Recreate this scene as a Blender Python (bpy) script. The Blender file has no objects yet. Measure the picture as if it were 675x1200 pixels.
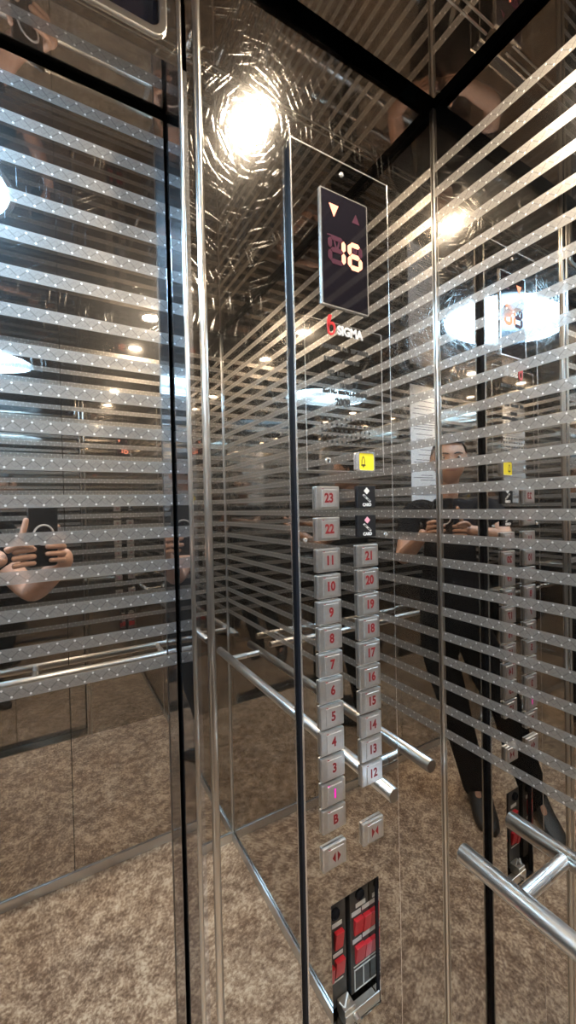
import bpy, bmesh, math, random
from mathutils import Vector, Matrix
random.seed(7)
C = bpy.context.scene
COL = C.collection
PI = math.pi
# ------------------------------------------------------------------ units
# The cabin is measured in units of the survey (eye point = origin); S turns them into metres.
S = 0.9
EYE = 1.660
X3 = 0.7357      # right wall
D2 = 0.600       # front return panel
D1 = 0.683       # door leaf
BK = -0.680     # back wall
XL = -1.20       # left wall
ZC = 0.853       # ceiling
ZF = -EYE        # floor
JX = 0.178       # right jamb
LJ = -0.70       # left jamb
PY = D2 - 0.013  # control panel face
K = PY / 0.59

def W(x, y, z):
    return Vector((x * S, y * S, (z + EYE) * S))

# ------------------------------------------------------------------ materials
def new_mat(name):
    m = bpy.data.materials.new(name); m.use_nodes = True
    nt = m.node_tree; nt.nodes.clear()
    out = nt.nodes.new('ShaderNodeOutputMaterial')
    return m, nt, out

class NB:
    """small node builder"""
    def __init__(s, nt): s.nt = nt
    def n(s, t, **kw):
        nd = s.nt.nodes.new(t)
        for k, v in kw.items(): setattr(nd, k, v)
        return nd
    def link(s, a, b): s.nt.links.new(a, b)
    def setin(s, sock, v):
        if hasattr(v, 'is_output') or isinstance(v, bpy.types.NodeSocket): s.link(v, sock)
        else: sock.default_value = v
    def math(s, op, a, b=0.0, c=0.0, clamp=False):
        nd = s.n('ShaderNodeMath', operation=op); nd.use_clamp = clamp
        s.setin(nd.inputs[0], a); s.setin(nd.inputs[1], b)
        if len(nd.inputs) > 2: s.setin(nd.inputs[2], c)
        return nd.outputs[0]
    def mixf(s, f, a, b):
        nd = s.n('ShaderNodeMix', data_type='FLOAT')
        s.setin(nd.inputs[0], f); s.setin(nd.inputs[2], a); s.setin(nd.inputs[3], b)
        return nd.outputs[0]
    def mixc(s, f, a, b, blend='MIX'):
        nd = s.n('ShaderNodeMix', data_type='RGBA', blend_type=blend)
        s.setin(nd.inputs[0], f); s.setin(nd.inputs[6], a); s.setin(nd.inputs[7], b)
        return nd.outputs[2]
    def comb(s, x, y, z):
        nd = s.n('ShaderNodeCombineXYZ')
        for i, v in enumerate((x, y, z)): s.setin(nd.inputs[i], v)
        return nd.outputs[0]
    def noise(s, vec, scale=1.0, detail=0.0, rough=0.5, dims='3D'):
        nd = s.n('ShaderNodeTexNoise', noise_dimensions=dims)
        s.link(vec, nd.inputs['Vector'])
        nd.inputs['Scale'].default_value = scale; nd.inputs['Detail'].default_value = detail
        nd.inputs['Roughness'].default_value = rough
        return nd.outputs['Fac']
    def ramp(s, f, stops):
        nd = s.n('ShaderNodeValToRGB'); cr = nd.color_ramp
        while len(cr.elements) < len(stops): cr.elements.new(0.5)
        for e, (p, c) in zip(cr.elements, stops):
            e.position = p; e.color = c if len(c) == 4 else (*c, 1)
        s.link(f, nd.inputs[0]); return nd.outputs[0]
    def glossy(s, color, rough, aniso=0.0, rot=0.0, tangent=None):
        nd = s.n('ShaderNodeBsdfAnisotropic')
        s.setin(nd.inputs['Color'], color); s.setin(nd.inputs['Roughness'], rough)
        s.setin(nd.inputs['Anisotropy'], aniso); s.setin(nd.inputs['Rotation'], rot)
        if tangent is not None: s.link(tangent, nd.inputs['Tangent'])
        return nd.outputs[0]
    def diffuse(s, color):
        nd = s.n('ShaderNodeBsdfDiffuse'); s.setin(nd.inputs[0], color); return nd.outputs[0]
    def mixs(s, f, a, b):
        nd = s.n('ShaderNodeMixShader'); s.setin(nd.inputs[0], f); s.link(a, nd.inputs[1]); s.link(b, nd.inputs[2])
        return nd.outputs[0]

def plain(name, col, rough=0.5, metal=0.0, spec=0.5, emit=None, estr=0.0, noise=0.0, nscale=60):
    m, nt, out = new_mat(name); b = NB(nt)
    p = b.n('ShaderNodeBsdfPrincipled')
    p.inputs['Roughness'].default_value = rough; p.inputs['Metallic'].default_value = metal
    p.inputs['Specular IOR Level'].default_value = spec
    c4 = (*col, 1)
    if noise > 0:
        g = b.n('ShaderNodeNewGeometry')
        f = b.noise(g.outputs['Position'], nscale, 3)
        lo = tuple(max(0, v * (1 - noise)) for v in col); hi = tuple(min(1, v * (1 + noise)) for v in col)
        b.link(b.ramp(f, [(0.3, lo), (0.7, hi)]), p.inputs['Base Color'])
    else:
        p.inputs['Base Color'].default_value = c4
    if emit:
        p.inputs['Emission Color'].default_value = (*emit, 1); p.inputs['Emission Strength'].default_value = estr
    b.link(p.outputs[0], out.inputs[0])
    return m

def emission(name, col, st):
    m, nt, out = new_mat(name); b = NB(nt)
    e = b.n('ShaderNodeEmission'); e.inputs[0].default_value = (*col, 1); e.inputs[1].default_value = st
    b.link(e.outputs[0], out.inputs[0]); return m

def steel(name, axis='x', tint=(0.575, 0.548, 0.518), rough=0.010, haze=0.04, haze_r=0.22,
          layers=(), thresh=0.66, scratch=0.9, scr_r=0.10, stripes=None, blotch=0.0):
    """Mirror-polished steel. layers = directions (degrees) of the wiping scratches;
    stripes = (top z, pitch, width, number) of etched bands in world metres."""
    m, nt, out = new_mat(name); b = NB(nt)
    g = b.n('ShaderNodeNewGeometry')
    sp = b.n('ShaderNodeSeparateXYZ'); b.link(g.outputs['Position'], sp.inputs[0])
    if axis == 'x': u, v = sp.outputs[0], sp.outputs[2]; tan = (1, 0.02, 0.01)
    elif axis == 'y': u, v = sp.outputs[1], sp.outputs[2]; tan = (0.02, 1, 0.01)
    else: u, v = sp.outputs[0], sp.outputs[1]; tan = (1, 0.02, 0.01)
    tn = b.comb(*tan)
    c4 = (*tint, 1)
    sh = b.glossy(c4, rough)
    hz = b.glossy(c4, haze_r)
    if blotch > 0:
        sm = b.noise(b.comb(u, v, 0.0), 6.0, 4)
        hf = b.math('MULTIPLY_ADD', b.math('SUBTRACT', sm, 0.4), blotch, haze, clamp=True)
        sh = b.mixs(hf, sh, hz)
    else:
        sh = b.mixs(haze, sh, hz)
    if layers:
        rot = None; mask = None
        for i, deg in enumerate(layers):
            t = math.radians(deg); ct, st = math.cos(t), math.sin(t)
            a = b.math('ADD', b.math('MULTIPLY', u, ct), b.math('MULTIPLY', v, st))
            p = b.math('SUBTRACT', b.math('MULTIPLY', v, ct), b.math('MULTIPLY', u, st))
            f = b.noise(b.comb(b.math('MULTIPLY', a, 18.0), b.math('MULTIPLY', p, 430.0), float(i * 7.3)), 1.0, 0.0)
            mk = b.math('MULTIPLY', b.math('SUBTRACT', f, thresh), 16.0, clamp=True)
            r = (deg % 180) / 360.0
            if rot is None: rot = r; mask = mk
            else:
                rot = b.mixf(b.math('GREATER_THAN', mk, 0.05), rot, r)
                mask = b.math('MAXIMUM', mask, mk)
        sc = b.glossy((0.75, 0.71, 0.66, 1), scr_r, 0.78, rot, tn)
        # patchy wiping scratches; the fade with height stands in for glints near the lamps
        wear_glint = b.math('DIVIDE', b.math('SUBTRACT', sp.outputs[2], 1.25), 0.75, clamp=True) if axis != 'z' else 1.0
        patch = b.math('MULTIPLY_ADD', b.noise(b.comb(u, v, 2.0), 5.0, 2), 1.6, -0.15, clamp=True)
        wear_glint = b.math('MULTIPLY', b.math('MULTIPLY', wear_glint, patch), scratch)
        sh = b.mixs(b.math('MULTIPLY', mask, wear_glint), sh, sc)
    if stripes:
        z0, pitch, wd, num = stripes
        q = b.math('DIVIDE', b.math('SUBTRACT', z0, sp.outputs[2]), pitch)
        fr = b.math('FRACT', q)
        inb = b.math('LESS_THAN', fr, wd / pitch)
        inb = b.math('MULTIPLY', inb, b.math('GREATER_THAN', q, 0.0))
        inb = b.math('MULTIPLY', inb, b.math('LESS_THAN', q, float(num)))
        vv = b.math('DIVIDE', fr, wd / pitch)                    # 0..1 inside the band
        per = wd * 0.62
        uu = b.math('DIVIDE', u, per)
        tri = b.math('PINGPONG', uu, 1.0)                         # 0..1..0
        zig = b.math('MULTIPLY_ADD', tri, 0.60, 0.20)
        line = b.math('LESS_THAN', b.math('ABSOLUTE', b.math('SUBTRACT', vv, zig)), 0.055)
        tri2 = b.math('PINGPONG', b.math('ADD', uu, 0.85), 1.0)
        zig2 = b.math('MULTIPLY_ADD', tri2, 0.60, 0.20)
        line2 = b.math('LESS_THAN', b.math('ABSOLUTE', b.math('SUBTRACT', vv, zig2)), 0.03)
        # bright dots where the zigzag turns
        du = b.math('SUBTRACT', b.math('FRACT', b.math('ADD', b.math('MULTIPLY', uu, 0.5), 0.5)), 0.5)
        du = b.math('MULTIPLY', du, 2 * 0.62)
        d1 = b.math('SQRT', b.math('ADD', b.math('MULTIPLY', du, du), b.math('POWER', b.math('SUBTRACT', vv, 0.20), 2.0)))
        dv = b.math('SUBTRACT', b.math('FRACT', b.math('MULTIPLY', uu, 0.5)), 0.5)
        dv = b.math('MULTIPLY', dv, 2 * 0.62)
        d2 = b.math('SQRT', b.math('ADD', b.math('MULTIPLY', dv, dv), b.math('POWER', b.math('SUBTRACT', vv, 0.80), 2.0)))
        dot = b.math('LESS_THAN', b.math('MINIMUM', d1, d2), 0.085)
        grain = b.noise(b.comb(b.math('MULTIPLY', u, 900.0), b.math('MULTIPLY', v, 900.0), 0.0), 1.0, 1)
        base = b.ramp(grain, [(0.3, (0.275, 0.255, 0.235)), (0.7, (0.40, 0.375, 0.345))])
        dk = b.math('MAXIMUM', line, b.math('MULTIPLY', line2, 0.6))
        col = b.mixc(b.math('MULTIPLY', dk, 0.6), base, (0.14, 0.13, 0.12, 1))
        col = b.mixc(dot, col, (0.95, 0.93, 0.90, 1))
        et = b.mixs(0.30, b.mixs(0.72, b.diffuse(col), b.glossy(col, 0.40)), b.glossy(c4, 0.05))
        sh = b.mixs(inb, sh, et)
    b.link(sh, out.inputs[0])
    return m

ALLDIR = (8, 52, 95, 140, 28, 118, 74, 163)
zoff = lambda z: (z + EYE) * S
M = {}
STR_R = (zoff(0.738), 0.0537 * S, 0.0198 * S, 24)
STR_D = (zoff(0.6155), 0.0537 * S, 0.0185 * S, 17)
M['front'] = steel('polished_steel_front', 'x', layers=ALLDIR, thresh=0.69, haze=0.04, scratch=1.0)
M['cop'] = steel('polished_steel_panel', 'x', layers=ALLDIR[:5], thresh=0.72, haze=0.03, scratch=0.5)
M['door'] = steel('etched_steel_door', 'x', layers=(90, 84, 97, 35), thresh=0.74, haze=0.05, haze_r=0.30, scratch=0.4, stripes=STR_D)
M['right'] = steel('etched_steel_right', 'y', layers=ALLDIR[:4], thresh=0.78, haze=0.02, scratch=0.35, stripes=STR_R)
M['back'] = steel('etched_steel_back', 'x', haze=0.02, stripes=STR_R)
M['left'] = steel('etched_steel_left', 'y', haze=0.02, stripes=STR_R)
M['ceil'] = steel('ceiling_mirror_steel', 'z', tint=(0.40, 0.35, 0.31), haze=0.05)
M['jamb'] = steel('satin_jamb_steel', 'y', tint=(0.6, 0.6, 0.62), rough=0.02, haze=0.12, haze_r=0.3)
M['header'] = steel('header_steel', 'x', haze=0.25, layers=(10, 60, 120), thresh=0.70, scratch=0.5)
M['trim'] = steel('trim_steel', 'x', tint=(0.75, 0.72, 0.68), rough=0.10, haze=0.3, haze_r=0.3)
M['base'] = steel('baseboard_steel', 'x', tint=(0.72, 0.74, 0.76), rough=0.10, haze=0.5, haze_r=0.35)
M['rail'] = steel('brushed_rail_steel', 'y', tint=(0.95, 0.95, 0.95), rough=0.18, haze=0.55, haze_r=0.35)
M['button'] = plain('brushed_button_steel', (0.66, 0.64, 0.62), 0.28, 0.92, noise=0.06, nscale=200)
M['button_in'] = plain('satin_button_face', (0.66, 0.64, 0.62), 0.32, 0.85, noise=0.05, nscale=200)
M['edge'] = plain('bright_edge_steel', (0.85, 0.84, 0.82), 0.22, 0.9)
M['black'] = plain('black_gap', (0.008, 0.008, 0.008), 0.8, spec=0.1)
M['gasket'] = plain('black_rubber', (0.010, 0.011, 0.015), 0.55, spec=0.15)
M['glass_black'] = plain('black_display_glass', (0.008, 0.007, 0.010), 0.06)
M['unlit'] = plain('unlit_segment', (0.045, 0.014, 0.026), 0.5, spec=0.1)
M['lit'] = emission('lit_segment', (1.0, 0.33, 0.20), 1.3)
M['red'] = plain('red_paint', (0.22, 0.008, 0.012), 0.45)
M['magenta'] = emission('magenta_led', (0.9, 0.01, 0.42), 0.5)
M['logo_red'] = plain('logo_red', (0.45, 0.015, 0.02), 0.4)
M['silver'] = plain('silver_print', (0.55, 0.55, 0.56), 0.4)
M['engrave'] = plain('black_engraving', (0.02, 0.02, 0.02), 0.6)
M['yellow'] = plain('yellow_enamel', (0.85, 0.72, 0.03), 0.35)
M['bay'] = plain('dark_module_plastic', (0.045, 0.042, 0.038), 0.45, noise=0.2)
M['rocker'] = plain('red_rocker_plastic', (0.55, 0.025, 0.03), 0.3)
M['label'] = plain('white_label', (0.55, 0.55, 0.52), 0.5)
M['bracket'] = plain('zinc_bracket', (0.6, 0.55, 0.48), 0.3, 0.9)
M['card_black'] = plain('black_card_reader', (0.018, 0.018, 0.02), 0.2)
M['white_ink'] = plain('white_ink', (0.75, 0.75, 0.75), 0.5)
M['pink_ink'] = plain('pink_ink', (0.75, 0.35, 0.45), 0.5)
M['spot'] = emission('warm_lamp', (1.0, 0.84, 0.63), 450.0)
M['dome_lamp'] = emission('cold_lamp', (0.38, 0.68, 1.0), 18.0)
M['bowl'] = plain('white_bowl', (0.80, 0.82, 0.84), 0.5)
M['chrome'] = plain('chrome', (0.8, 0.8, 0.8), 0.12, 1.0)
M['paper'] = plain('white_paper', (0.78, 0.82, 0.88), 0.6, noise=0.03)
M['ink'] = plain('grey_ink', (0.10, 0.10, 0.13), 0.7)
M['skin'] = plain('skin', (0.52, 0.30, 0.21), 0.5, noise=0.10, nscale=40)
M['hair'] = plain('dark_hair', (0.018, 0.013, 0.011), 0.5, noise=0.3, nscale=150)
M['shirt'] = plain('black_cotton', (0.010, 0.010, 0.012), 0.9, spec=0.08, noise=0.25, nscale=120)
M['trouser'] = plain('black_trouser_cloth', (0.007, 0.007, 0.008), 0.9, spec=0.06, noise=0.25, nscale=120)
M['shoe'] = plain('dark_shoe', (0.02, 0.018, 0.017), 0.45)
M['eye'] = plain('eye_white', (0.7, 0.68, 0.65), 0.2)
M['iris'] = plain('dark_iris', (0.02, 0.012, 0.008), 0.2)
M['lip'] = plain('lip', (0.42, 0.18, 0.14), 0.5)
M['phone'] = plain('phone_back_glass', (0.012, 0.013, 0.016), 0.12)
M['phone_frame'] = plain('phone_frame', (0.35, 0.35, 0.36), 0.25, 0.9)
M['lens'] = plain('lens_glass', (0.004, 0.004, 0.006), 0.03)
M['ring'] = plain('white_ring', (0.66, 0.66, 0.66), 0.4)

def floor_material():
    m, nt, out = new_mat('brown_mottled_floor'); b = NB(nt)
    g = b.n('ShaderNodeNewGeometry'); P = g.outputs['Position']
    big = b.noise(P, 6.0, 3, 0.55)
    mid = b.noise(P, 26.0, 3, 0.6)
    fine = b.noise(P, 105.0, 2, 0.6)
    tiny = b.noise(P, 330.0, 1, 0.6)
    f = b.math('ADD', b.math('MULTIPLY', big, 0.20), b.math('ADD', b.math('MULTIPLY', mid, 0.36), b.math('ADD', b.math('MULTIPLY', fine, 0.30), b.math('MULTIPLY', tiny, 0.14))))
    col = b.ramp(f, [(0.41, (0.19, 0.122, 0.080)), (0.48, (0.36, 0.255, 0.178)), (0.535, (0.58, 0.445, 0.325)), (0.60, (0.88, 0.74, 0.57))])
    p = b.n('ShaderNodeBsdfPrincipled'); b.link(col, p.inputs['Base Color'])
    p.inputs['Roughness'].default_value = 0.55; p.inputs['Specular IOR Level'].default_value = 0.3
    b.link(p.outputs[0], out.inputs[0]); return m
M['floor'] = floor_material()

# ------------------------------------------------------------------ mesh helpers
class MB:
    """collects shapes in survey coordinates (raw=True: metres) and links them as ONE mesh object"""
    def __init__(s, raw=False): s.bm = bmesh.new(); s.raw = raw
    def P(s, p): return Vector(p) if s.raw else W(*p)
    def face(s, pts):
        vs = [s.bm.verts.new(s.P(p)) for p in pts]; return s.bm.faces.new(vs)
    def box(s, x0, x1, y0, y1, z0, z1):
        v = [s.bm.verts.new(s.P(p)) for p in ((x0,y0,z0),(x1,y0,z0),(x1,y1,z0),(x0,y1,z0),(x0,y0,z1),(x1,y0,z1),(x1,y1,z1),(x0,y1,z1))]
        for f in ((0,3,2,1),(4,5,6,7),(0,1,5,4),(1,2,6,5),(2,3,7,6),(3,0,4,7)): s.bm.faces.new([v[i] for i in f])
        return s
    def prism_y(s, poly, y0, y1):
        """poly of (x,z) seen from -y, front face at y0"""
        n = len(poly)
        a = [s.bm.verts.new(s.P((x, y0, z))) for x, z in poly]; c = [s.bm.verts.new(s.P((x, y1, z))) for x, z in poly]
        s.bm.faces.new(a); s.bm.faces.new(list(reversed(c)))
        for i in range(n): s.bm.faces.new([a[i], c[i], c[(i+1) % n], a[(i+1) % n]])
        return s
    def rings(s, rings, cap=True, closed=False):
        R = [[s.bm.verts.new(s.P(p)) for p in r] for r in rings]
        n = len(R[0])
        for i in range(len(R) - (0 if closed else 1)):
            A, B = R[i], R[(i+1) % len(R)]
            for j in range(n): s.bm.faces.new([A[j], A[(j+1) % n], B[(j+1) % n], B[j]])
        if cap and not closed:
            s.bm.faces.new(list(reversed(R[0]))); s.bm.faces.new(R[-1])
        return s
    def tube(s, pts, r, n=20, cap=True, closed=False):
        pts = [Vector(p) for p in pts]; rs = r if isinstance(r, (list, tuple)) else [r] * len(pts)
        out = []; ref = None
        for i, p in enumerate(pts):
            if closed: d = pts[(i+1) % len(pts)] - pts[i-1]
            else: d = pts[min(i+1, len(pts)-1)] - pts[max(i-1, 0)]
            d.normalize()
            if ref is None or abs(ref.dot(d)) > 0.99:
                ref = Vector((0,0,1)) if abs(d.z) < 0.9 else Vector((1,0,0))
            a = d.cross(ref).normalized(); c = a.cross(d).normalized(); ref = c
            out.append([p + a * (math.cos(2*PI*k/n) * rs[i]) + c * (math.sin(2*PI*k/n) * rs[i]) for k in range(n)])
        return s.rings(out, cap, closed)
    def lathe(s, c, axis, prof, n=32, cap=True):
        """prof: list of (radius, distance along axis)"""
        c = Vector(c); d = Vector(axis).normalized(); ref = Vector((0,0,1)) if abs(d.z) < 0.9 else Vector((1,0,0))
        a = d.cross(ref).normalized(); e = d.cross(a)
        return s.rings([[c + d*h + a*(math.cos(2*PI*k/n)*r) + e*(math.sin(2*PI*k/n)*r) for k in range(n)] for r, h in prof], cap)
    def build(s, name, mat, parent=None, smooth=False, bevel=0.0, root=None):
        bmesh.ops.recalc_face_normals(s.bm, faces=s.bm.faces[:])
        off = Vector((0,0,0))
        if parent is not None:
            q = parent
            while q is not None: off += q.location; q = q.parent
        for v in s.bm.verts: v.co -= off
        me = bpy.data.meshes.new(name); s.bm.to_mesh(me); s.bm.free()
        o = bpy.data.objects.new(name, me); COL.objects.link(o)
        me.materials.append(mat)
        if smooth:
            for p in me.polygons: p.use_smooth = True
            try: me.set_sharp_from_angle(angle=math.radians(40))
            except Exception: pass
        if parent is not None: o.parent = parent
        if bevel > 0:
            md = o.modifiers.new('bevel', 'BEVEL'); md.width = bevel; md.segments = 2; md.limit_method = 'ANGLE'
        return o

def tag(o, label=None, cat=None, group=None, kind=None):
    if label: o['label'] = label
    if cat: o['category'] = cat
    if group: o['group'] = group
    if kind: o['kind'] = kind
    return o
def thing(name, loc, label, cat, group=None):
    o = bpy.data.objects.new(name, None); COL.objects.link(o); o.location = loc
    o.empty_display_size = 0.05
    return tag(o, label, cat, group)
def struct(name, mb, mat, **kw):
    return tag(mb.build(name, mat, **kw), kind='structure')
def copy_tree(o, parent=None):
    c = o.copy(); COL.objects.link(c)
    if parent is not None: c.parent = parent
    for ch in list(o.children): copy_tree(ch, c)
    return c
def text_bm(s, size, offset=0.0, extrude=0.0, align='CENTER'):
    cu = bpy.data.curves.new('lettering', 'FONT'); cu.body = s; cu.size = size; cu.offset = offset; cu.extrude = extrude
    cu.align_x = align; cu.align_y = 'CENTER'; cu.resolution_u = 3
    o = bpy.data.objects.new('lettering', cu); COL.objects.link(o)
    dg = bpy.context.evaluated_depsgraph_get(); dg.update()
    me = bpy.data.meshes.new_from_object(o.evaluated_get(dg))
    bpy.data.objects.remove(o); bpy.data.curves.remove(cu)
    return me
def add_text(mb, s, x, z, y, size, sx=1.0, offset=0.0, align='CENTER'):
    """lettering on a face that looks towards -y (survey units)"""
    me = text_bm(s, size, offset, 0.0006, align)
    vs = [mb.bm.verts.new(mb.P((x + v.co.x * sx, y - v.co.z, z + v.co.y))) for v in me.vertices]
    for p in me.polygons:
        try: mb.bm.faces.new([vs[i] for i in p.vertices])
        except ValueError: pass
    bpy.data.meshes.remove(me)
    return mb
def rrect(x0, x1, z0, z1, r, n=4):
    out = []
    for cx, cz, a0 in ((x1-r, z1-r, 0), (x0+r, z1-r, 90), (x0+r, z0+r, 180), (x1-r, z0+r, 270)):
        for k in range(n+1):
            a = math.radians(a0 + 90*k/n); out.append((cx + r*math.cos(a), cz + r*math.sin(a)))
    return out
def frame_y(mb, outer, inner, y0, y1):
    """flat ring between two equal-count (x,z) loops, front y0, back y1"""
    n = len(outer)
    L = [[mb.bm.verts.new(mb.P((x, y, z))) for x, z in lp] for lp, y in ((outer, y0), (inner, y0), (inner, y1), (outer, y1))]
    for k in range(4):
        A, B = L[k], L[(k+1) % 4]
        for i in range(n): mb.bm.faces.new([A[i], A[(i+1) % n], B[(i+1) % n], B[i]])
    return mb

# ------------------------------------------------------------------ the cabin shell
T = 0.03
struct('floor', MB().box(XL-T, X3+T, BK-T, D1+0.06, ZF-0.05, ZF), M['floor'])
# bay opening in survey units on the panel face
bx0, bx1, bz1, bz0 = 0.4145*K, 0.5292*K, -0.7238*K, -0.9744*K
HZ = 0.655      # underside of the header
WT = ZC + 0.05
mb = MB()
mb.box(JX+.012, bx0, D2, D2+T, ZF, WT); mb.box(bx1, X3+T, D2, D2+T, ZF, WT)
mb.box(bx0, bx1, D2, D2+T, bz1, WT); mb.box(bx0, bx1, D2, D2+T, ZF, bz0)
mb.box(XL-T, LJ, D2, D2+T, ZF, WT)
struct('wall_front', mb, M['front'])
# header over the door, with a display window cut in it
wx0, wx1, wz0, wz1 = -0.66, 0.150, 0.694, 0.830
mb = MB()
frame_y(mb, rrect(LJ, JX, HZ, WT, 0.001), rrect(wx0, wx1, wz0, wz1, 0.012), D2, D2+0.012)
mb.box(LJ, JX, D2+0.012, D1-0.002, HZ, HZ+0.012)
struct('trim_1', mb, M['header'])
hw = thing('indicator_window', W((wx0+wx1)/2, D2+0.01, wz0), 'dark glass indicator window with rounded corners in the steel header above the doors', 'indicator')
mb = MB(); mb.prism_y(rrect(wx0-0.004, wx1+0.004, wz0-0.004, wz1+0.004, 0.012), D2+0.0125, D2+0.02); mb.build('glass', M['glass_black'], hw)
mb = MB(); frame_y(mb, rrect(wx0-0.012, wx1+0.012, wz0-0.012, wz1+0.012, 0.02), rrect(wx0, wx1, wz0, wz1, 0.012), D2-0.004, D2+0.001); mb.build('bezel', M['trim'], hw, bevel=0.0015)
# side walls
struct('wall_right', MB().box(X3, X3+T, BK-T, D2, ZF, ZC), M['right'])
struct('wall_left', MB().box(XL-T, XL, BK-T, D2, ZF, ZC), M['left'])
seams = [XL, -0.44, 0.042, X3]
mb = MB()
for a, c in zip(seams[:-1], seams[1:]): mb.box(a+0.0015, c-0.0015, BK-T, BK, ZF, ZC)
struct('wall_back', mb, M['back'])
struct('trim_2', MB().box(XL-T, X3+T, BK-T-0.02, BK-T-0.002, ZF, WT), M['black'])
# jambs
mb = MB(); mb.box(JX, JX+0.0118, D2-0.0005, D1-0.002, ZF, HZ); struct('trim_3', mb, M['jamb'])
mb = MB(); mb.box(LJ-0.02, LJ, D2-0.0005, D1-0.008, ZF, HZ); struct('trim_4', mb, M['jamb'])
def bead(x, r, name):
    mb = MB(); pts = [(r*math.cos(PI*k/10), -r*1.1*math.sin(PI*k/10)) for k in range(11)]
    mb.rings([[(x+a, D2+c, z) for a, c in pts] for z in (ZF, WT)]); struct(name, mb, M['trim'], smooth=True)
bead(0.2065, 0.0060, 'trim_5')
bead(0.1800, 0.0035, 'trim_6')
# dark shaft behind doors
struct('trim_7', MB().box(LJ-0.1, JX+0.1, D1+0.035, D1+0.05, ZF, WT), M['black'])
struct('trim_8', MB().box(LJ, JX, D2, D1+0.03, ZF, ZF+0.006), M['trim'])
# doors
DT = 0.645
SEAM = -0.262
def leaf(name, a, c):
    mb = MB(); mb.box(a, c, D1, D1+0.025, ZF+0.008, DT); return struct(name, mb, M['door'], bevel=0.001)
leaf('door_1', SEAM+0.001, JX-0.0035)
leaf('door_2', LJ+0.005, SEAM-0.001)
# ceiling: mirror panel with an oval opening, a dark gap all round
LC = (-0.42, 0.06); LRX, LRY = 0.345, 0.23
G = 0.020
cx0, cx1, cy0, cy1 = XL+G, X3-G, BK+G, D2-G
mb = MB()
angs = sorted(set([2*PI*k/72 for k in range(72)] + [math.atan2(y-LC[1], x-LC[0]) % (2*PI) for x in (cx0, cx1) for y in (cy0, cy1)]))
def hit(a):
    dx, dy = math.cos(a), math.sin(a); t = 1e9
    if dx > 1e-9: t = min(t, (cx1-LC[0])/dx)
    if dx < -1e-9: t = min(t, (cx0-LC[0])/dx)
    if dy > 1e-9: t = min(t, (cy1-LC[1])/dy)
    if dy < -1e-9: t = min(t, (cy0-LC[1])/dy)
    return (LC[0]+dx*t, LC[1]+dy*t)
def oval(a, k=1.0):
    dx, dy = math.cos(a), math.sin(a); r = 1/math.sqrt((dx/LRX)**2 + (dy/LRY)**2) * k
    return (LC[0]+dx*r, LC[1]+dy*r)
L4 = []
for fn, z in ((hit, ZC), (oval, ZC), (oval, ZC+0.012), (hit, ZC+0.012)):
    L4.append([(*fn(a), z) for a in angs])
mb.rings(L4, closed=True)
struct('ceiling', mb, M['ceil'])
struct('trim_9', MB().box(XL-T, X3+T, BK-T, D1+0.06, WT+0.10, WT+0.12), M['black'])
mb = MB()
for a in ((XL-T, X3+T, BK-T, BK-T+0.004), (XL-T, X3+T, D2+0.026, D2+T), (XL-T, XL-T+0.004, BK, D2), (X3+T-0.004, X3+T, BK, D2)):
    mb.box(*a, ZC, WT+0.10)
struct('trim_10', mb, M['black'])
# fine metal joint strips across the ceiling in front of the spots
mb = MB(); mb.box(XL+0.03, X3-0.03, 0.4395, 0.4425, ZC-0.0015, ZC+0.002); mb.box(XL+0.03, X3-0.03, 0.4525, 0.4555, ZC-0.0015, ZC+0.002)
struct('trim_11', mb, M['trim'])
# corner bead and baseboards
mb = MB(); mb.tube([(X3-0.003, D2-0.003, ZF), (X3-0.003, D2-0.003, ZC)], 0.0028, 12); struct('trim_12', mb, M['trim'], smooth=True)
mb = MB(); mb.tube([(X3-0.003, BK+0.003, ZF), (X3-0.003, BK+0.003, ZC)], 0.004, 12); struct('trim_13', mb, M['base'], smooth=True)
BH = 0.044
mb = MB(); mb.box(X3-0.008, X3, BK, D2, ZF, ZF+BH); struct('baseboard_right', mb, M['base'], bevel=0.002)
mb = MB(); mb.box(XL, X3-0.008, BK, BK+0.008, ZF, ZF+BH); struct('baseboard_back', mb, M['base'], bevel=0.002)
mb = MB(); mb.box(XL, XL+0.008, BK+0.008, D2, ZF, ZF+BH); struct('baseboard_left', mb, M['base'], bevel=0.002)

# ------------------------------------------------------------------ ceiling lights
dl = thing('ceiling_lamp', W(LC[0], LC[1], ZC), 'large oval white ceiling lamp in the middle of the mirror ceiling', 'lamp')
mb = MB()
prof = [(1.0, 0.0), (1.0, 0.012), (0.99, 0.05), (0.95, 0.066), (0.7, 0.068)]
mb.rings([[(*oval(a, k), ZC+h) for a in angs] for k, h in prof], cap=False); mb.build('reflector_bowl', M['bowl'], dl, smooth=True)
mb = MB(); mb.rings([[(*oval(a, k), ZC+h) for a in angs] for k, h in ((0.93, 0.060), (0.90, 0.052), (0.6, 0.047), (0.05, 0.045))]); mb.build('diffuser', M['dome_lamp'], dl, smooth=True)
mb = MB(); mb.rings([[(*oval(a, k), ZC+h) for a in angs] for k, h in ((1.03, 0.0), (1.03, -0.006), (0.99, -0.006), (0.99, 0.002))], cap=False); mb.build('rim', M['chrome'], dl, smooth=True)
sx, sy = 0.398, 0.384
sl = thing('ceiling_spotlight', W(sx, sy, ZC), 'round warm ceiling spotlight above the control panel', 'spotlight', 'ceiling spotlights')
mb = MB(); mb.lathe((sx, sy, ZC), (0,0,-1), [(0.050, -0.002), (0.050, 0.003), (0.044, 0.008), (0.033, 0.006), (0.031, 0.0)], 40, cap=False); mb.build('rim', M['chrome'], sl, smooth=True)
mb = MB(); mb.lathe((sx, sy, ZC), (0,0,-1), [(0.0305, 0.0), (0.028, 0.004), (0.018, 0.007), (0.004, 0.008)], 40); mb.build('lens', M['spot'], sl, smooth=True)
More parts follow.
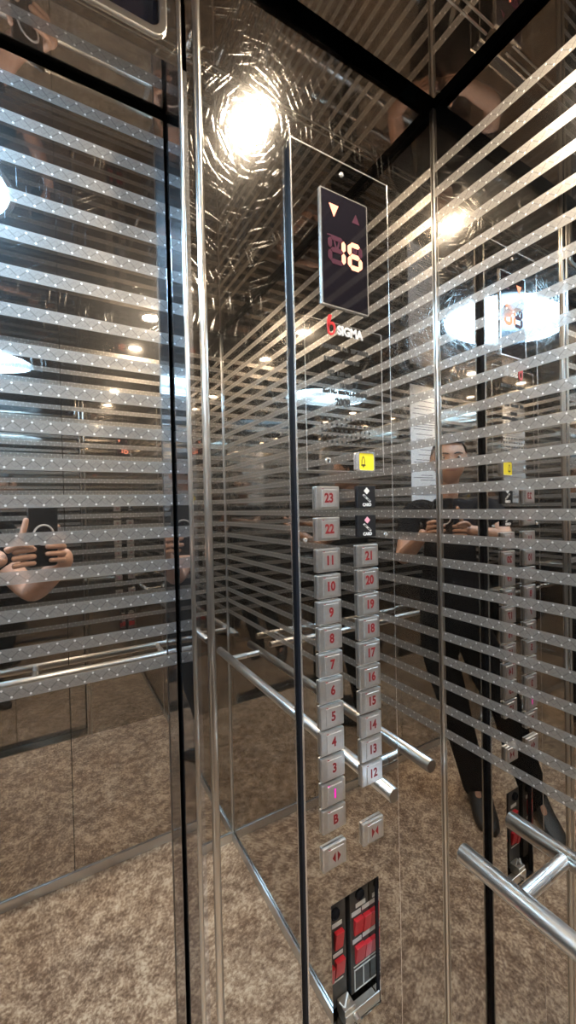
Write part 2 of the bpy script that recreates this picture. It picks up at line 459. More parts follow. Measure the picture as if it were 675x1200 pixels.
for x, y, lab in ((0.394, -0.49, 'round warm ceiling spotlight in the back corner beside the right wall'),
                  (-0.94, 0.384, 'round warm ceiling spotlight in the front corner beside the left wall'),
                  (-0.94, -0.49, 'round warm ceiling spotlight in the back corner beside the left wall')):
    c = copy_tree(sl); c.location = W(x, y, ZC); c['label'] = lab

# ------------------------------------------------------------------ control panel
kx0, kx1, kz1, kz0 = 0.3635*K, 0.5855*K, 0.6293*K, -1.40
cp = thing('control_panel', W((kx0+kx1)/2, D2, kz0), 'tall mirror-polished steel lift control panel with two columns of floor buttons', 'control panel')
mb = MB()
frame_y(mb, [(kx0, kz0), (kx1, kz0), (kx1, kz1), (kx0, kz1)], [(bx0, bz0), (bx1, bz0), (bx1, bz1), (bx0, bz1)], PY, PY+0.003)
mb.build('face_plate', M['cop'], cp, bevel=0.0008)
mb = MB()
frame_y(mb, [(kx0-.0002, kz0), (kx1+.0002, kz0), (kx1+.0002, kz1+.0002), (kx0-.0002, kz1+.0002)], [(kx0+.0016, kz0+.001), (kx1-.0005, kz0+.001), (kx1-.0005, kz1-.0018), (kx0+.0016, kz1-.0022)], PY-.0006, PY+.0030)
tag(mb.build('plate_edge', M['edge'], cp, bevel=.0005), 'bright bevelled plate edge')
mb = MB()
frame_y(mb, [(kx0+.001, kz0+.001), (kx1-.001, kz0+.001), (kx1-.001, kz1-.001), (kx0+.001, kz1-.001)], [(bx0-.003, bz0-.003), (bx1+.003, bz0-.003), (bx1+.003, bz1+.003), (bx0-.003, bz1+.003)], PY+0.0033, D2-0.0002)
tag(mb.build('side_box', M['gasket'], cp), 'black side of the control panel')
F = PY            # face level
def px(x): return x * K
# display
ux0, ux1, uz1, uz0 = 0.4232*K, 0.5271*K, 0.5630*K, 0.3606*K
dw, dh = ux1-ux0, uz1-uz0
disp = MB().box(ux0, ux1, F-0.004, F, uz0, uz1).build('display', M['glass_black'], cp, bevel=0.0006)
disp['label'] = 'black glass floor display showing 16 and a red down arrow'
mb = MB(); frame_y(mb, rrect(ux0-.0022, ux1+.0022, uz0-.0022, uz1+.0022, .001, 1), rrect(ux0, ux1, uz0, uz1, .001, 1), F-0.0035, F); mb.build('display_bezel', M['edge'], disp)
def dp(s, t): return (ux0 + s*dw, uz1 - t*dh)
yf = F-0.0046
def tri(name, pts, mat):
    MB().prism_y([dp(*p) for p in pts], yf, F-0.0039).build(name, mat, disp)
tri('down_arrow', [(.16, .108), (.36, .108), (.26, .215)], M['lit'])
tri('up_arrow', [(.66, .20), (.83, .20), (.745, .115)], M['unlit'])
def segs(s0, s1, t0, t1):
    w = 0.085; h = w*dw/dh; tm = (t0+t1)/2; g = 0.008
    def H(t): return [(s0+w*.55+g, t), (s0+w+g, t-h/2), (s1-w-g, t-h/2), (s1-w*.55-g, t), (s1-w-g, t+h/2), (s0+w+g, t+h/2)]
    def V(s, a, c): return [(s, a+.004), (s+w/2, a+h*.6), (s+w/2, c-h*.6), (s, c-.004), (s-w/2, c-h*.6), (s-w/2, a+h*.6)]
    return {'a': H(t0+h/2), 'g': H(tm), 'd': H(t1-h/2), 'f': V(s0+w/2, t0+h*.4, tm), 'e': V(s0+w/2, tm, t1-h*.4),
            'b': V(s1-w/2, t0+h*.4, tm), 'c': V(s1-w/2, tm, t1-h*.4)}
sl_ = -0.06
def skew(p): return (p[0], p[1])
for (s0, s1), lit, nm in (((.12, .50), 'bc', 'digit_one'), ((.55, .88), 'afgedc', 'digit_six')):
    sg = segs(s0, s1, .382, .632); a = MB(); u_ = MB()
    for k, poly in sg.items():
        (a if k in lit else u_).prism_y([dp(*p) for p in poly], yf, F-0.0039)
    w = 0.04
    for q in ([(s0+.10, .40), (s0+.14, .40), ((s0+s1)/2+.01, .50), ((s0+s1)/2-.03, .50)], [(s1-.14, .40), (s1-.10, .40), ((s0+s1)/2+.03, .50), ((s0+s1)/2-.01, .50)]):
        u_.prism_y([dp(*p) for p in q], yf+.0002, F-0.0039)
    if nm == 'digit_one':
        u_.prism_y([dp(*p) for p in ((s0-.01, .382), (s0+.30, .382), (s0+.30, .395), (s0-.01, .395))], yf+.0002, F-0.0039)
    a.build('lit_digit', M['lit'], disp); u_.build('unlit_segments', M['unlit'], disp)
# logo and engraved lines
mb = MB()
lx, lz = 0.4415*K, 0.3235*K
def ring2(mb, cx, cz, rx, rz, w, y0, y1, n=28, tilt=0.0):
    o_, i_ = [], []
    for k in range(n):
        a = 2*PI*k/n
        for lst, f in ((o_, 1.0), (i_, 1.0-w)):
            x, z = math.cos(a)*rx*f, math.sin(a)*rz*f
            lst.append((cx + x*math.cos(tilt) - z*math.sin(tilt), cz + x*math.sin(tilt) + z*math.cos(tilt)))
    return frame_y(mb, o_, i_, y0, y1)
ring2(mb, lx+.001, lz-.004, .0085, .0125, .38, F-.0012, F, tilt=-.25)
mb.prism_y([(lx-.0085, lz-.004), (lx-.0045, lz-.002), (lx+.002, lz+.020), (lx-.0045, lz+.020), (lx-.0085, lz+.010)], F-.0012, F)
tag(mb.build('logo_mark', M['logo_red'], cp), 'red looped logo mark')
mb = MB(); add_text(mb, 'SIGMA', 0.4555*K, 0.3185*K, F-.0008, .0225, .90, .0008, 'LEFT'); tag(mb.build('brand_lettering', M['silver'], cp), 'silver brand lettering')
mb = MB()
for s_, x, z, sz in (('ASANSOR A.S.  TIP 2008/2', .4740, .2860, .0105), ('KAPASITE  1000 KG', .4650, .2640, .0105), ('HIZ  1.00 m/s   1000', .4720, .2400, .0105), ('13 KISI', .4735, .2190, .0110), ('Seri No 080702-0401070', .4720, .2090, .0110), ('2008', .4650, .1880, .0190)):
    if s_.startswith('Seri'): z -= 0.003
    add_text(mb, s_, x*K, z*K, F-.0005, sz, .9, .0004)
mb.build('engraved_text', M['engrave'], cp)
mb = MB(); q = [(.3838*K, .062*K), (.5630*K, .062*K), (.5630*K, .331*K), (.3838*K, .331*K)]
qi = [(q[0][0]+.0009, q[0][1]+.0009), (q[1][0]-.0009, q[1][1]+.0009), (q[2][0]-.0009, q[2][1]-.0009), (q[3][0]+.0009, q[3][1]-.0009)]
frame_y(mb, q, qi, F-.0006, F); mb.build('engraved_frame', M['edge'], cp)
# loudspeaker holes: five rows of eleven
mb = MB()
for r in range(5):
    for c in range(11):
        x, z = (0.4175 + 0.1103*c/10)*K, (0.1572 - 0.0415*r/4)*K
        mb.lathe((x, F, z), (0,-1,0), [(0.0024, -0.0005), (0.0024, 0.0004), (0.0002, 0.0004)], 10)
tag(mb.build('speaker_holes', M['engrave'], cp), 'five rows of small black speaker holes')
# keyhole and screws
def screw(name, x, z, r, mat):
    mb = MB(); mb.lathe((x*K, F, z*K), (0,-1,0), [(r, 0), (r*.95, .0018), (r*.55, .0024), (r*.5, .0008), (r*.1, .0006)], 20); return mb.build(name, mat, cp, smooth=True)
kh = screw('key_switch', .429, .0806, .0062, M['edge'])
MB().box(.4272*K, .4308*K, F-.0012, F-.0005, .0770*K, .0842*K).build('key_slot', M['engrave'], kh)
for x, z in ((.3762, -.059), (.5649, -.0588), (.4724, .6056)): screw('screw', x, z, .0042, M['edge'])
# alarm button
bx, bz = .5136*K, .0810*K; hw_ = .0205
al = MB(); frame_y(al, rrect(bx-hw_, bx+hw_, bz-.0185, bz+.0185, .005), rrect(bx-hw_+.0028, bx+hw_-.0028, bz-.0157, bz+.0157, .004), F-.007, F)
al = al.build('alarm_button', M['edge'], cp, bevel=.0006); al['label'] = 'yellow alarm button with a bell sign'
mb = MB(); mb.prism_y(rrect(bx-hw_+.0027, bx+hw_-.0027, bz-.0158, bz+.0158, .004), F-.0058, F); mb.build('yellow_face', M['yellow'], al)
bell = [(-.0055, -.006), (-.0042, -.003), (-.0040, .002), (-.0022, .0065), (0, .0085), (.0022, .0065), (.0040, .002), (.0042, -.003), (.0055, -.006)]
mb = MB(); ox = bx - .0075
frame_y(mb, [(ox+x, bz+z*1.25) for x, z in bell], [(ox+x*.70, bz+.0006+z*1.25*.74) for x, z in bell], F-.0062, F-.0057)
mb.lathe((ox, F-.0057, bz-.0090), (0,-1,0), [(.0016, 0), (.0016, .0005)], 10); mb.build('bell_sign', M['engrave'], al)
# card readers
for z, ink in ((.0152, 'white_ink'), (-.0400, 'pink_ink')):
    x = .5136*K; z = z*K
    cr = MB().box(x-.0215, x+.0215, F-.005, F, z-.0205, z+.0205).build('card_reader', M['card_black'], cp, bevel=.0008)
    cr['label'] = 'black card reader with a card sign'
    mb = MB(); mb.prism_y([(x-.0070, z+.0110), (x, z+.0045), (x+.0070, z+.0110), (x, z+.0175)], F-.0054, F-.0049); mb.build('diamond_sign', M[ink], cr)
    mb = MB()
    for (ax, az) in ((-.0035, .0), (.0035, -.0055)):
        o_ = [(x+ax-.0068, z+az+.0030), (x+ax-.0035, z+az+.0050), (x+ax+.0068, z+az-.0030), (x+ax+.0035, z+az-.0050)]
        cx_, cz_ = x+ax, z+az
        frame_y(mb, o_, [(cx_+(a-cx_)*.78, cz_+(c-cz_)*.72) for a, c in o_], F-.0054, F-.0049)
    add_text(mb, 'CARD', x, z-.0152, F-.0050, .0078, 1.0, .0003); mb.build('card_sign', M['white_ink'], cr)
# push buttons
BW, BH2 = .0256*K, .0208*K
def push(txt, x, z, lit=False):
    x *= K; z *= K
    bt = MB().box(x-BW, x+BW, F-.0065, F, z-BH2, z+BH2).build('push_button', M['button'], cp, bevel=.0016)
    bt['label'] = ('steel push button marked %s' % txt) if txt not in ('<>', '><') else ('steel door open button' if txt == '<>' else 'steel door close button')
    ix0, ix1, iz0, iz1 = x-BW*.56, x+BW*.74, z-BH2*.80, z+BH2*.74
    mb = MB().box(ix0, ix1, F-.0080, F-.0064, iz0, iz1); mb.build('button_face', M['button_in'], bt, bevel=.0007)
    mb = MB()
    yy = F-.0082; cx_ = (ix0+ix1)/2; cz_ = (iz0+iz1)/2
    if txt in ('<>', '><'):
        g_, w_, h_ = .0022, .0070, .0095
        for sgn in (-1, 1):
            if txt == '<>': p = [(cx_+sgn*(g_+w_), cz_), (cx_+sgn*g_, cz_+h_), (cx_+sgn*g_, cz_-h_)]
            else: p = [(cx_+sgn*g_*.4, cz_), (cx_+sgn*(g_*.4+w_), cz_+h_), (cx_+sgn*(g_*.4+w_), cz_-h_)]
            mb.prism_y(p, yy, F-.0079)
        if txt == '><':
            pass
    else:
        add_text(mb, txt, x+BW*.05, cz_, yy+.0006, .0225, .86, .0008)
    o = mb.build('number' if txt.isalnum() else 'arrow_sign', M['magenta'] if lit else M['red'], bt)
    MB().box(x-BW*.52, x-BW*.36, F-.0070, F-.0064, z+BH2*.62, z+BH2*.80).build('indicator_dot', M['magenta'] if lit else M['red'], bt)
for t_, z in (('23', .0136), ('22', -.0415)): push(t_, .4222, z)
for i, t_ in enumerate(('11', '10', '9', '8', '7', '6', '5', '4', '3', '1', 'B')):
    push(t_, .4222, -.0974 - .0465*i, t_ == '1')
push('<>', .4215, -.6300)
for i, t_ in enumerate(('21', '20', '19', '18', '17', '16', '15', '14', '13', '12')):
    push(t_, .5130, -.0962 - .0461*i)
push('><', .5130, -.6235)
# switch bay
MY = 0.618        # module faces
BY = 0.665
mb = MB()
e = .002
mb.box(bx0-.010, bx1+.030, BY, BY+.003, bz0-.06, bz1+.02)
mb.box(bx0-.012, bx0-.0098, D2+.0305, BY, bz0-.06, bz1+.02); mb.box(bx1+.030, bx1+.0322, D2+.0305, BY, bz0-.06, bz1+.02)
mb.box(bx0-.012, bx1+.032, D2+.0305, BY, bz1+.02, bz1+.0222); mb.box(bx0-.012, bx1+.032, D2+.0305, BY, bz0-.0622, bz0-.06)
bay = mb.build('switch_bay', M['black'], cp); bay['label'] = 'open black recess with red rocker switches'
def sub(mb, name, mat, lab=None, **kw):
    o = mb.build(name, M[mat], bay, **kw)
    if lab: o['label'] = lab
    return o
kk = MY/.615
def q2(x): return x*kk
# two dark module plates inside the opening
m0 = MB().box(q2(.4190), q2(.4655), MY, MY+.02, bz0+.012, bz1-.001); sub(m0, 'module_plate', 'bay', bevel=.0006)
m1 = MB().box(q2(.4762), min(q2(.5330), bx1-.001), MY, MY+.02, bz0+.012, bz1-.001); sub(m1, 'module_plate', 'bay', bevel=.0006)
def lock(x, z, r):
    mb = MB(); mb.lathe((q2(x), MY, q2(z)), (0,-1,0), [(r, 0), (r, .004), (r*.8, .0055), (r*.72, .003), (r*.1, .003)], 24); sub(mb, 'key_lock', 'gasket', 'black round key lock', smooth=True)
lock(.5004, -.7640, .0105); lock(.4400, -.7716, .0105)
def lab(x0, x1, z0, z1): sub(MB().box(q2(x0), q2(x1), MY-.0008, MY, q2(z0), q2(z1)), 'label_strip', 'label', 'small white label strip')
def rock(x0, x1, z0, z1):
    mb = MB(); a, c, b0, b1 = q2(x0), q2(x1), q2(z0), q2(z1)
    pr = [(MY, b0), (MY-.0035, b0), (MY-.0090, b1), (MY, b1)]
    A = [mb.bm.verts.new(mb.P((a, y, z))) for y, z in pr]; B = [mb.bm.verts.new(mb.P((c, y, z))) for y, z in pr]
    mb.bm.faces.new(A); mb.bm.faces.new(list(reversed(B)))
    for i in range(4): mb.bm.faces.new([A[i], B[i], B[(i+1) % 4], A[(i+1) % 4]])
    sub(mb, 'rocker_switch', 'rocker', 'red rocker switch', bevel=.0006)
lab(.4905, .5150, -.7885, -.7805); lab(.4800, .5030, -.8020, -.7935); lab(.5060, .5290, -.8000, -.7920)
rock(.4845, .5050, -.8390, -.8065); rock(.5075, .5285, -.8420, -.8080)
lab(.4815, .5035, -.8560, -.8480); lab(.5065, .5290, -.8545, -.8465)
rock(.4860, .5080, -.8950, -.8610); rock(.5100, .5300, -.8950, -.8640)
lab(.4830, .5290, -.9035, -.9015)
rock(.4370, .4565, -.8410, -.8060); lab(.4330, .4560, -.7990, -.7910); rock(.4370, .4580, -.8930, -.8600); lab(.4340, .4570, -.8560, -.8490)
rock(.4225, .4340, -.8990, -.8660)
lab(.4225, .4570, -.9035, -.9015)
mb = MB(); frame_y(mb, [(q2(.484), q2(-.951)), (q2(.5295), q2(-.951)), (q2(.5295), q2(-.9086)), (q2(.484), q2(-.9086))], [(q2(.486), q2(-.949)), (q2(.5275), q2(-.949)), (q2(.5275), q2(-.9106)), (q2(.486), q2(-.9106))], MY-.001, MY)
mb.box(q2(.506), q2(.508), MY-.001, MY, q2(-.950), q2(-.9096)); sub(mb, 'blank_frame', 'label')
# latch bracket at the foot of the opening
mb = MB(); mb.box(bx0+.03, bx1-.001, PY+.002, PY+.026, bz0+.001, bz0+.006); mb.box(bx0+.03, bx1-.001, PY+.002, PY+.005, bz0+.006, bz0+.022)
mb.box(bx0+.03, bx0+.055, PY+.005, PY+.03, bz0+.006, bz0+.03)
sub(mb, 'latch_bracket', 'bracket', 'bent zinc latch bracket', bevel=.001)
mb = MB(); mb.tube([(bx0+.052, PY+.004, bz0+.014), (bx0+.052, PY-.008, bz0+.014)], [.006, .005], 14); sub(mb, 'latch_bolt', 'bracket', smooth=True)
mb = MB(); mb.tube([(bx0+.028, PY+.02, bz0+.035), (bx0+.035, PY+.012, bz0+.028), (bx0+.045, PY+.016, bz0+.045), (bx0+.05, PY+.02, bz0+.020)], .0022, 8); sub(mb, 'wire', 'label', smooth=True)

# ------------------------------------------------------------------ handrails
RX, RZ, RR = X3-0.077, -0.668, 0.0165
hr = thing('handrail', W(RX, 0.0, RZ), 'round brushed steel handrail on the right striped wall below the control panel height', 'handrail')
mb = MB(); mb.tube([(RX, .499, RZ), (RX, .4975, RZ), (RX, -.598, RZ), (RX, -.60, RZ)], [RR*.93, RR, RR, RR*.93], 28); mb.build('rail', M['rail'], hr, smooth=True)
for y in (.389, -.47):
    mb = MB(); mb.tube([(RX+RR*.6, y, RZ), (X3-.0002, y, RZ)], .0118, 20); mb.build('bracket', M['rail'], hr, smooth=True)
RY, RZ2 = BK+0.077, -0.693
hb = thing('handrail', W(0, RY, RZ2), 'round brushed steel handrail along the back wall, seen reflected in the door', 'handrail')
mb = MB(); mb.tube([(.545, RY, RZ2), (.5435, RY, RZ2), (-1.038, RY, RZ2), (-1.04, RY, RZ2)], [RR*.93, RR, RR, RR*.93], 28); mb.build('rail', M['rail'], hb, smooth=True)
for x in (.44, -.085, -.92):
    mb = MB(); mb.tube([(x, RY-RR*.6, RZ2), (x, BK+.0002, RZ2)], .0118, 20); mb.build('bracket', M['rail'], hb, smooth=True)

# ------------------------------------------------------------------ notice on the back wall
nx0, nx1, nz0, nz1 = -.86, -.565, -.01, .785
nt_ = MB().box(nx0, nx1, BK+.0003, BK+.0016, nz0, nz1).build('notice_sheet', M['paper'])
tag(nt_, 'tall white printed notice sheet on the back wall, seen reflected beside the control panel', 'notice')
mb = MB(); z = nz1-.05; rr = random.Random(3)
while z > nz0+.04:
    a = rr.choice((.02, .02, .05, .09)); ln = rr.uniform(.10, .24)
    mb.box(nx0+a, min(nx1-.02, nx0+a+ln), BK+.0016, BK+.0019, z-.0022, z+.0022)
    z -= rr.choice((.016, .018, .018, .034))
mb.build('printed_lines', M['ink'], nt_)

# ------------------------------------------------------------------ person with a phone (metres)
yaw, pitch, roll = 0.52693, -0.013517, -0.0225
fw = Vector((math.sin(yaw)*math.cos(pitch), math.cos(yaw)*math.cos(pitch), math.sin(pitch)))
rt0 = Vector((math.cos(yaw), -math.sin(yaw), 0)); up0 = rt0.cross(fw)
rt = rt0*math.cos(roll) + up0*math.sin(roll); up = -rt0*math.sin(roll) + up0*math.cos(roll)
EYEP = Vector((0, 0, EYE*S))
def ph(r, u, n): return EYEP + rt*r + up*u + fw*n
TB = Vector((-.36, -.24, 0)); BR = Vector((.7071, -.7071, 0)); BF = Vector((.7071, .7071, 0))
def pp(r, f, z): return TB + BR*r + BF*f + Vector((0, 0, z))

def skin_mesh(verts, edges, root=0, sub=2):
    """verts: list of (Vector, rx, ry)"""
    me = bpy.data.meshes.new('skin'); me.from_pydata([v[0] for v in verts], edges, [])
    o = bpy.data.objects.new('skin', me); COL.objects.link(o)
    md = o.modifiers.new('s', 'SKIN'); md.use_smooth_shade = True; md.branch_smoothing = 0.6
    sv = me.skin_vertices[0].data
    for i, v in enumerate(verts): sv[i].radius = (v[1], v[2]); sv[i].use_root = (i == root)
    m2 = o.modifiers.new('u', 'SUBSURF'); m2.levels = sub; m2.render_levels = sub
    dg = bpy.context.evaluated_depsgraph_get(); dg.update()
    r = bpy.data.meshes.new_from_object(o.evaluated_get(dg))
    bpy.data.objects.remove(o); bpy.data.meshes.remove(me)
    return r
def from_meshes(name, meshes, mat, parent):
    bm = bmesh.new()
    for me in meshes: bm.from_mesh(me); bpy.data.meshes.remove(me)
    mb = MB(raw=True); mb.bm.free(); mb.bm = bm
    o = mb.build(name, mat, parent)
    for p in o.data.polygons: p.use_smooth = True
    return o
LSH, RSH = pp(-.175, 0, 1.465), pp(.175, 0, 1.465)
LEL, REL = Vector((-.345, .035, 1.330)), Vector((-.065, -.265, 1.240))
LWR, RWR = ph(-.140, -.118, -.020), ph(.060, -.135, -.040)
def chain(pts): return [(p, r if not isinstance(r, tuple) else r[0], r if not isinstance(r, tuple) else r[1]) for p, r in pts]
pn = thing('person', (TB.x, TB.y, 0), 'person in black T-shirt and trousers photographing with a raised phone, seen in reflection', 'person')
bv = chain([(pp(0, -.01, .97), (.110, .075)), (pp(0, 0, 1.12), (.11, .08)), (pp(0, .01, 1.28), (.125, .09)), (pp(0, 0, 1.40), (.095, .065)),
            (pp(0, .0, 1.50), .048), (pp(0, .02, 1.585), .046), (pp(0, .03, 1.66), (.060, .065)),
            (pp(-.10, 0, 1.455), .045), (LSH, .044), (LSH.lerp(LEL, .5), .041), (LEL, .036), (LEL.lerp(LWR, .3), .038), (LWR, (.026, .022)),
            (pp(.10, 0, 1.455), .045), (RSH, .044), (RSH.lerp(REL, .5), .041), (REL, .036), (REL.lerp(RWR, .3), .038), (RWR, (.026, .022)),
            (pp(-.09, -.01, .90), .070), (pp(-.23, .02, .50), .052), (pp(-.25, .0, .40), .054), (pp(-.36, -.03, .09), .036), (pp(-.38, .09, .045), (.036, .026)),
            (pp(.09, -.01, .90), .070), (pp(-.01, .02, .50), .052), (pp(-.03, .0, .40), .054), (pp(-.11, -.05, .09), .036), (pp(-.11, .05, .045), (.036, .026)),
            (ph(-.103, -.106, -.012), (.034, .018)), (ph(.040, -.112, -.034), (.018, .036))])
be = [(0,1),(1,2),(2,3),(3,4),(4,5),(5,6),(3,7),(7,8),(8,9),(9,10),(10,11),(11,12),(12,29),(3,13),(13,14),(14,15),(15,16),(16,17),(17,18),(18,30),
      (0,19),(19,20),(20,21),(21,22),(22,23),(0,24),(24,25),(25,26),(26,27),(27,28)]
meshes = [skin_mesh(bv, be)]
def finger(pts, r=.0082):
    n = len(pts)
    v = [(p, r*(1.08-.22*i/(n-1)), r*(1.0-.22*i/(n-1))) for i, p in enumerate(pts)]
    meshes.append(skin_mesh(v, [(i, i+1) for i in range(n-1)], 0, 2))
# right hand: four fingers round the phone's edge on to its back, thumb on the screen side
for u_, tip, r in ((-.073, -.013, .0086), (-.092, -.022, .0090), (-.111, -.022, .0086), (-.128, -.012, .0076)):
    finger([ph(.036, u_-.008, -.036), ph(.037, u_-.004, -.016), ph(.027, u_, .0005), ph(.006, u_+.001, .0015), ph(tip, u_+.002, .0008)], r)
finger([ph(.040, -.118, -.040), ph(.030, -.090, -.042), ph(.010, -.072, -.032), ph(-.006, -.062, -.028)], .0098)
# left hand: fist against the lower edge, forefinger raised
finger([ph(-.092, -.088, -.006), ph(-.080, -.062, .002), ph(-.073, -.038, .003), ph(-.068, -.014, .002)], .0086)
for u_, r in ((-.094, .0090), (-.112, .0088), (-.129, .0078)):
    finger([ph(-.104, u_-.004, .004), ph(-.080, u_, .011), ph(-.055, u_, .009), ph(-.047, u_-.001, -.001)], r)
finger([ph(-.118, -.096, .002), ph(-.098, -.082, .012), ph(-.075, -.084, .016), ph(-.058, -.090, .014)], .0096)
# head
HC = pp(0, .040, 1.700)
bm = bmesh.new(); bmesh.ops.create_uvsphere(bm, u_segments=40, v_segments=28, radius=1.0)
for v in bm.verts:
    x, y, z = v.co            # x right, y forward, z up
    sx_ = .076*(1 - .22*max(0, -z)**1.5*(1 if y > -.3 else .5)); sy_ = .096; sz_ = .118
    X, Y, Z = x*sx_, y*sy_, z*sz_
    if y > 0:
        if z < -.2: Y += .010*math.exp(-((z+.80)/.25)**2)*math.exp(-(x/.5)**2)       # chin
        Y += .024*math.exp(-((z+.17)/.15)**2)*math.exp(-(x/.17)**2)*(1 if z < .05 else .7)  # nose
        Y -= .007*math.exp(-((z-.03)/.10)**2)*(math.exp(-((x-.42)/.2)**2)+math.exp(-((x+.42)/.2)**2))   # eye sockets
        Y += .005*math.exp(-((z-.20)/.08)**2)*math.exp(-(x/.6)**2)                    # brow
        Y += .004*math.exp(-((z+.48)/.10)**2)*math.exp(-(x/.3)**2)                    # lips
    v.co = HC + BR*X + BF*Y + Vector((0, 0, Z))
hm = bpy.data.meshes.new('head'); bm.to_mesh(hm); bm.free(); meshes.append(hm)
for sgn in (-1, 1):
    bm = bmesh.new(); bmesh.ops.create_uvsphere(bm, u_segments=16, v_segments=12, radius=1.0)
    for v in bm.verts:
        x, y, z = v.co
        v.co = HC + BR*(sgn*(.077 + .007*x + .006*max(0, -y))) + BF*(-.008 + .019*y) + Vector((0, 0, .002 + .031*z*(1+.15*z)))
    em = bpy.data.meshes.new('ear'); bm.to_mesh(em); bm.free(); meshes.append(em)
body = from_meshes('body', meshes, M['skin'], pn)
for sgn in (-1, 1):
    mb = MB(raw=True); c = HC + BR*(sgn*.032) + BF*.078 + Vector((0, 0, .004))
    mb.lathe(c, BF, [(.004, -.008), (.011, -.004), (.0115, .001), (.008, .006), (.001, .008)], 16); mb.build('eye', M['eye'], body, smooth=True)
    mb = MB(raw=True); mb.lathe(c+BF*.0062, BF, [(.0055, 0), (.005, .0016), (.001, .0022)], 14); mb.build('iris', M['iris'], body, smooth=True)
    mb = MB(raw=True); mb.tube([HC + BR*(sgn*a) + BF*d + Vector((0,0,z)) for a, d, z in ((.012, .0945, .021), (.032, .0905, .026), (.052, .075, .022))], [.003, .0038, .002], 8); mb.build('eyebrow', M['hair'], body, smooth=True)
mb = MB(raw=True); mb.tube([HC + BR*a + BF*d + Vector((0,0,z)) for a, d, z in ((-.024, .079, -.054), (-.010, .089, -.053), (.010, .089, -.053), (.024, .079, -.054))], [.002, .005, .005, .002], 10); mb.build('mouth', M['lip'], body, smooth=True)
# hair
bm = bmesh.new(); bmesh.ops.create_uvsphere(bm, u_segments=40, v_segments=28, radius=1.0)
kill = [v for v in bm.verts if v.co.z < (.50 if v.co.y > .60 else (-.10 + (v.co.y+.1)*.86 if v.co.y > -.1 else -.10 + (v.co.y+.1)*.62))]
bmesh.ops.delete(bm, geom=kill, context='VERTS')
rh = random.Random(5)
for v in bm.verts:
    x, y, z = v.co; j = 1 + rh.uniform(-.012, .012)
    v.co = HC + BR*(x*.0815*j) + BF*(y*.1015*j - .002) + Vector((0, 0, z*.1255*j + .003))
r_ = bmesh.ops.solidify(bm, geom=bm.faces[:], thickness=-.004)
hmesh = bpy.data.meshes.new('hair'); bm.to_mesh(hmesh); bm.free()
from_meshes('hair', [hmesh], M['hair'], pn)
# clothes
LSL, RSL = LSH.lerp(LEL, .72), RSH.lerp(REL, .72)
tv = chain([(pp(0, -.008, .83), (.160, .124)), (pp(0, -.006, .98), (.156, .120)), (pp(0, 0, 1.12), (.142, .108)), (pp(0, .01, 1.28), (.150, .115)), (pp(0, 0, 1.425), (.132, .092)), (pp(0, .0, 1.515), .078),
            (pp(-.10, 0, 1.462), .074), (LSH, .063), (LSL, .056), (pp(.10, 0, 1.462), .074), (RSH, .063), (RSL, .056)])
from_meshes('t_shirt', [skin_mesh(tv, [(0,1),(1,2),(2,3),(3,4),(4,5),(4,6),(6,7),(7,8),(4,9),(9,10),(10,11)], 1)], M['shirt'], pn)
tv = chain([(pp(0, -.01, 1.06), (.138, .104)), (pp(0, -.01, .93), (.150, .116)), (pp(-.092, -.01, .87), .105), (pp(-.23, .025, .50), .075), (pp(-.25, .0, .40), .074), (pp(-.355, -.02, .075), .066), (pp(-.365, -.01, .035), .060),
            (pp(.092, -.01, .87), .105), (pp(-.01, .025, .50), .075), (pp(-.03, .0, .40), .074), (pp(-.11, -.04, .075), .066), (pp(-.11, -.03, .035), .060)])
from_meshes('trousers', [skin_mesh(tv, [(0,1),(1,2),(2,3),(3,4),(4,5),(5,6),(1,7),(7,8),(8,9),(9,10),(10,11)], 1)], M['trouser'], pn)
for sgn, xx, yr in ((-1, -.36, -.10), (1, -.11, -.02)):
    dirn = (BF + BR*(yr*1.8)).normalized(); side = Vector((dirn.y, -dirn.x, 0)); base = pp(xx, -.10 if sgn > 0 else -.075, 0)
    rings = []
    for t_, w_, h_ in ((0, .030, .085), (.015, .042, .115), (.08, .046, .118), (.14, .044, .078), (.20, .046, .052), (.245, .038, .042), (.268, .018, .028)):
        rings.append([base + dirn*t_ + side*(w_*math.copysign(abs(math.cos(a))**.8, math.cos(a))) + Vector((0,0, h_*.5 + h_*.5*math.copysign(abs(math.sin(a))**.6, math.sin(a)) + .0005)) for a in [2*PI*k/20 for k in range(20)]])
    MB(raw=True).rings(rings).build('shoe', M['shoe'], pn, smooth=True)
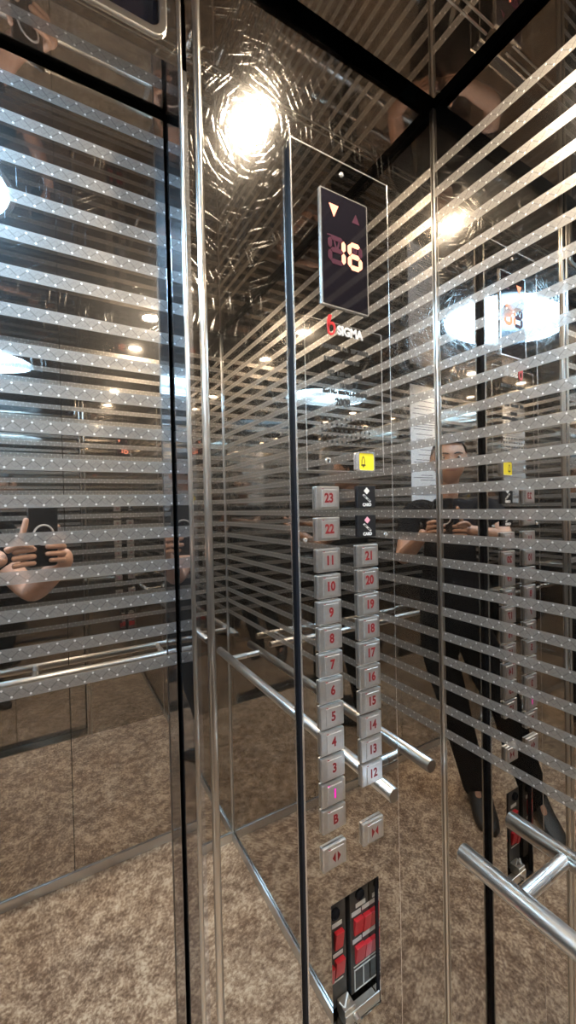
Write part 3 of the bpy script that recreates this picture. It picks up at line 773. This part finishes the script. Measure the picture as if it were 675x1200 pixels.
# phone
pt = thing('phone', ph(-.020, -.145, -.013), 'black phone with a white ring on its back, held up in both hands', 'phone')
def phone_prism(r0, r1, u0, u1, rad, n0, n1, name, mat, parent, smooth=False):
    lp = rrect(r0, r1, u0, u1, rad, 6); mb = MB(raw=True)
    mb.rings([[ph(a, c, n) for a, c in lp] for n in (n0, n1)]); return mb.build(name, mat, parent, bevel=.0008)
phone_prism(-.058, .018, -.143, .018, .009, -.0175, -.0098, 'case', M['phone_frame'], pt)
phone_prism(-.0565, .0165, -.1415, .0165, .008, -.0098, -.0092, 'back_glass', M['phone'], pt)
phone_prism(-.0565, .0165, -.1415, .0165, .008, -.0181, -.0175, 'screen', M['glass_black'], pt)
cmod = phone_prism(-.012, .0135, -.0300, .0135, .006, -.0093, -.0070, 'camera_module', M['phone'], pt)
for r_, u_ in ((0, 0), (0, -.018)):
    mb = MB(raw=True); mb.lathe(ph(r_, u_, -.0071), fw, [(.0072, 0), (.0072, .0012), (.0058, .0014), (.0055, .0006), (.0006, .0005)], 24); mb.build('camera_lens', M['lens'], cmod, smooth=True)
mb = MB(raw=True); rc = (-.020, -.060)
mb.tube([ph(rc[0] + .0255*math.cos(2*PI*k/40), rc[1] + .0255*math.sin(2*PI*k/40), -.0086) for k in range(40)], .0026, 10, closed=True); mb.build('grip_ring', M['ring'], pt, smooth=True)

# ------------------------------------------------------------------ camera, world, view
cam = bpy.data.cameras.new('camera'); co = bpy.data.objects.new('camera', cam); COL.objects.link(co)
cam.sensor_fit = 'VERTICAL'; cam.sensor_height = 36.0; cam.sensor_width = 36.0*675/1200
cam.lens = 36.0*472.55/1200.0; cam.clip_start = 0.004; cam.clip_end = 50
mw = Matrix((rt, up, -fw)).transposed().to_4x4(); mw.translation = EYEP
co.matrix_world = mw
C.camera = co
w = bpy.data.worlds.new('world'); C.world = w; w.use_nodes = True
w.node_tree.nodes['Background'].inputs[0].default_value = (0, 0, 0, 1)
cy = C.cycles
cy.max_bounces = 20; cy.glossy_bounces = 18; cy.diffuse_bounces = 4; cy.transmission_bounces = 2
cy.caustics_reflective = True; cy.blur_glossy = 0.6
cy.sample_clamp_indirect = 6.0; cy.sample_clamp_direct = 0.0
cy.use_denoising = True
vs = C.view_settings
vs.view_transform = 'Standard'; vs.look = 'None'; vs.gamma = 1.0; vs.exposure = 1.42
try: vs.use_curve_mapping = False
except Exception: pass
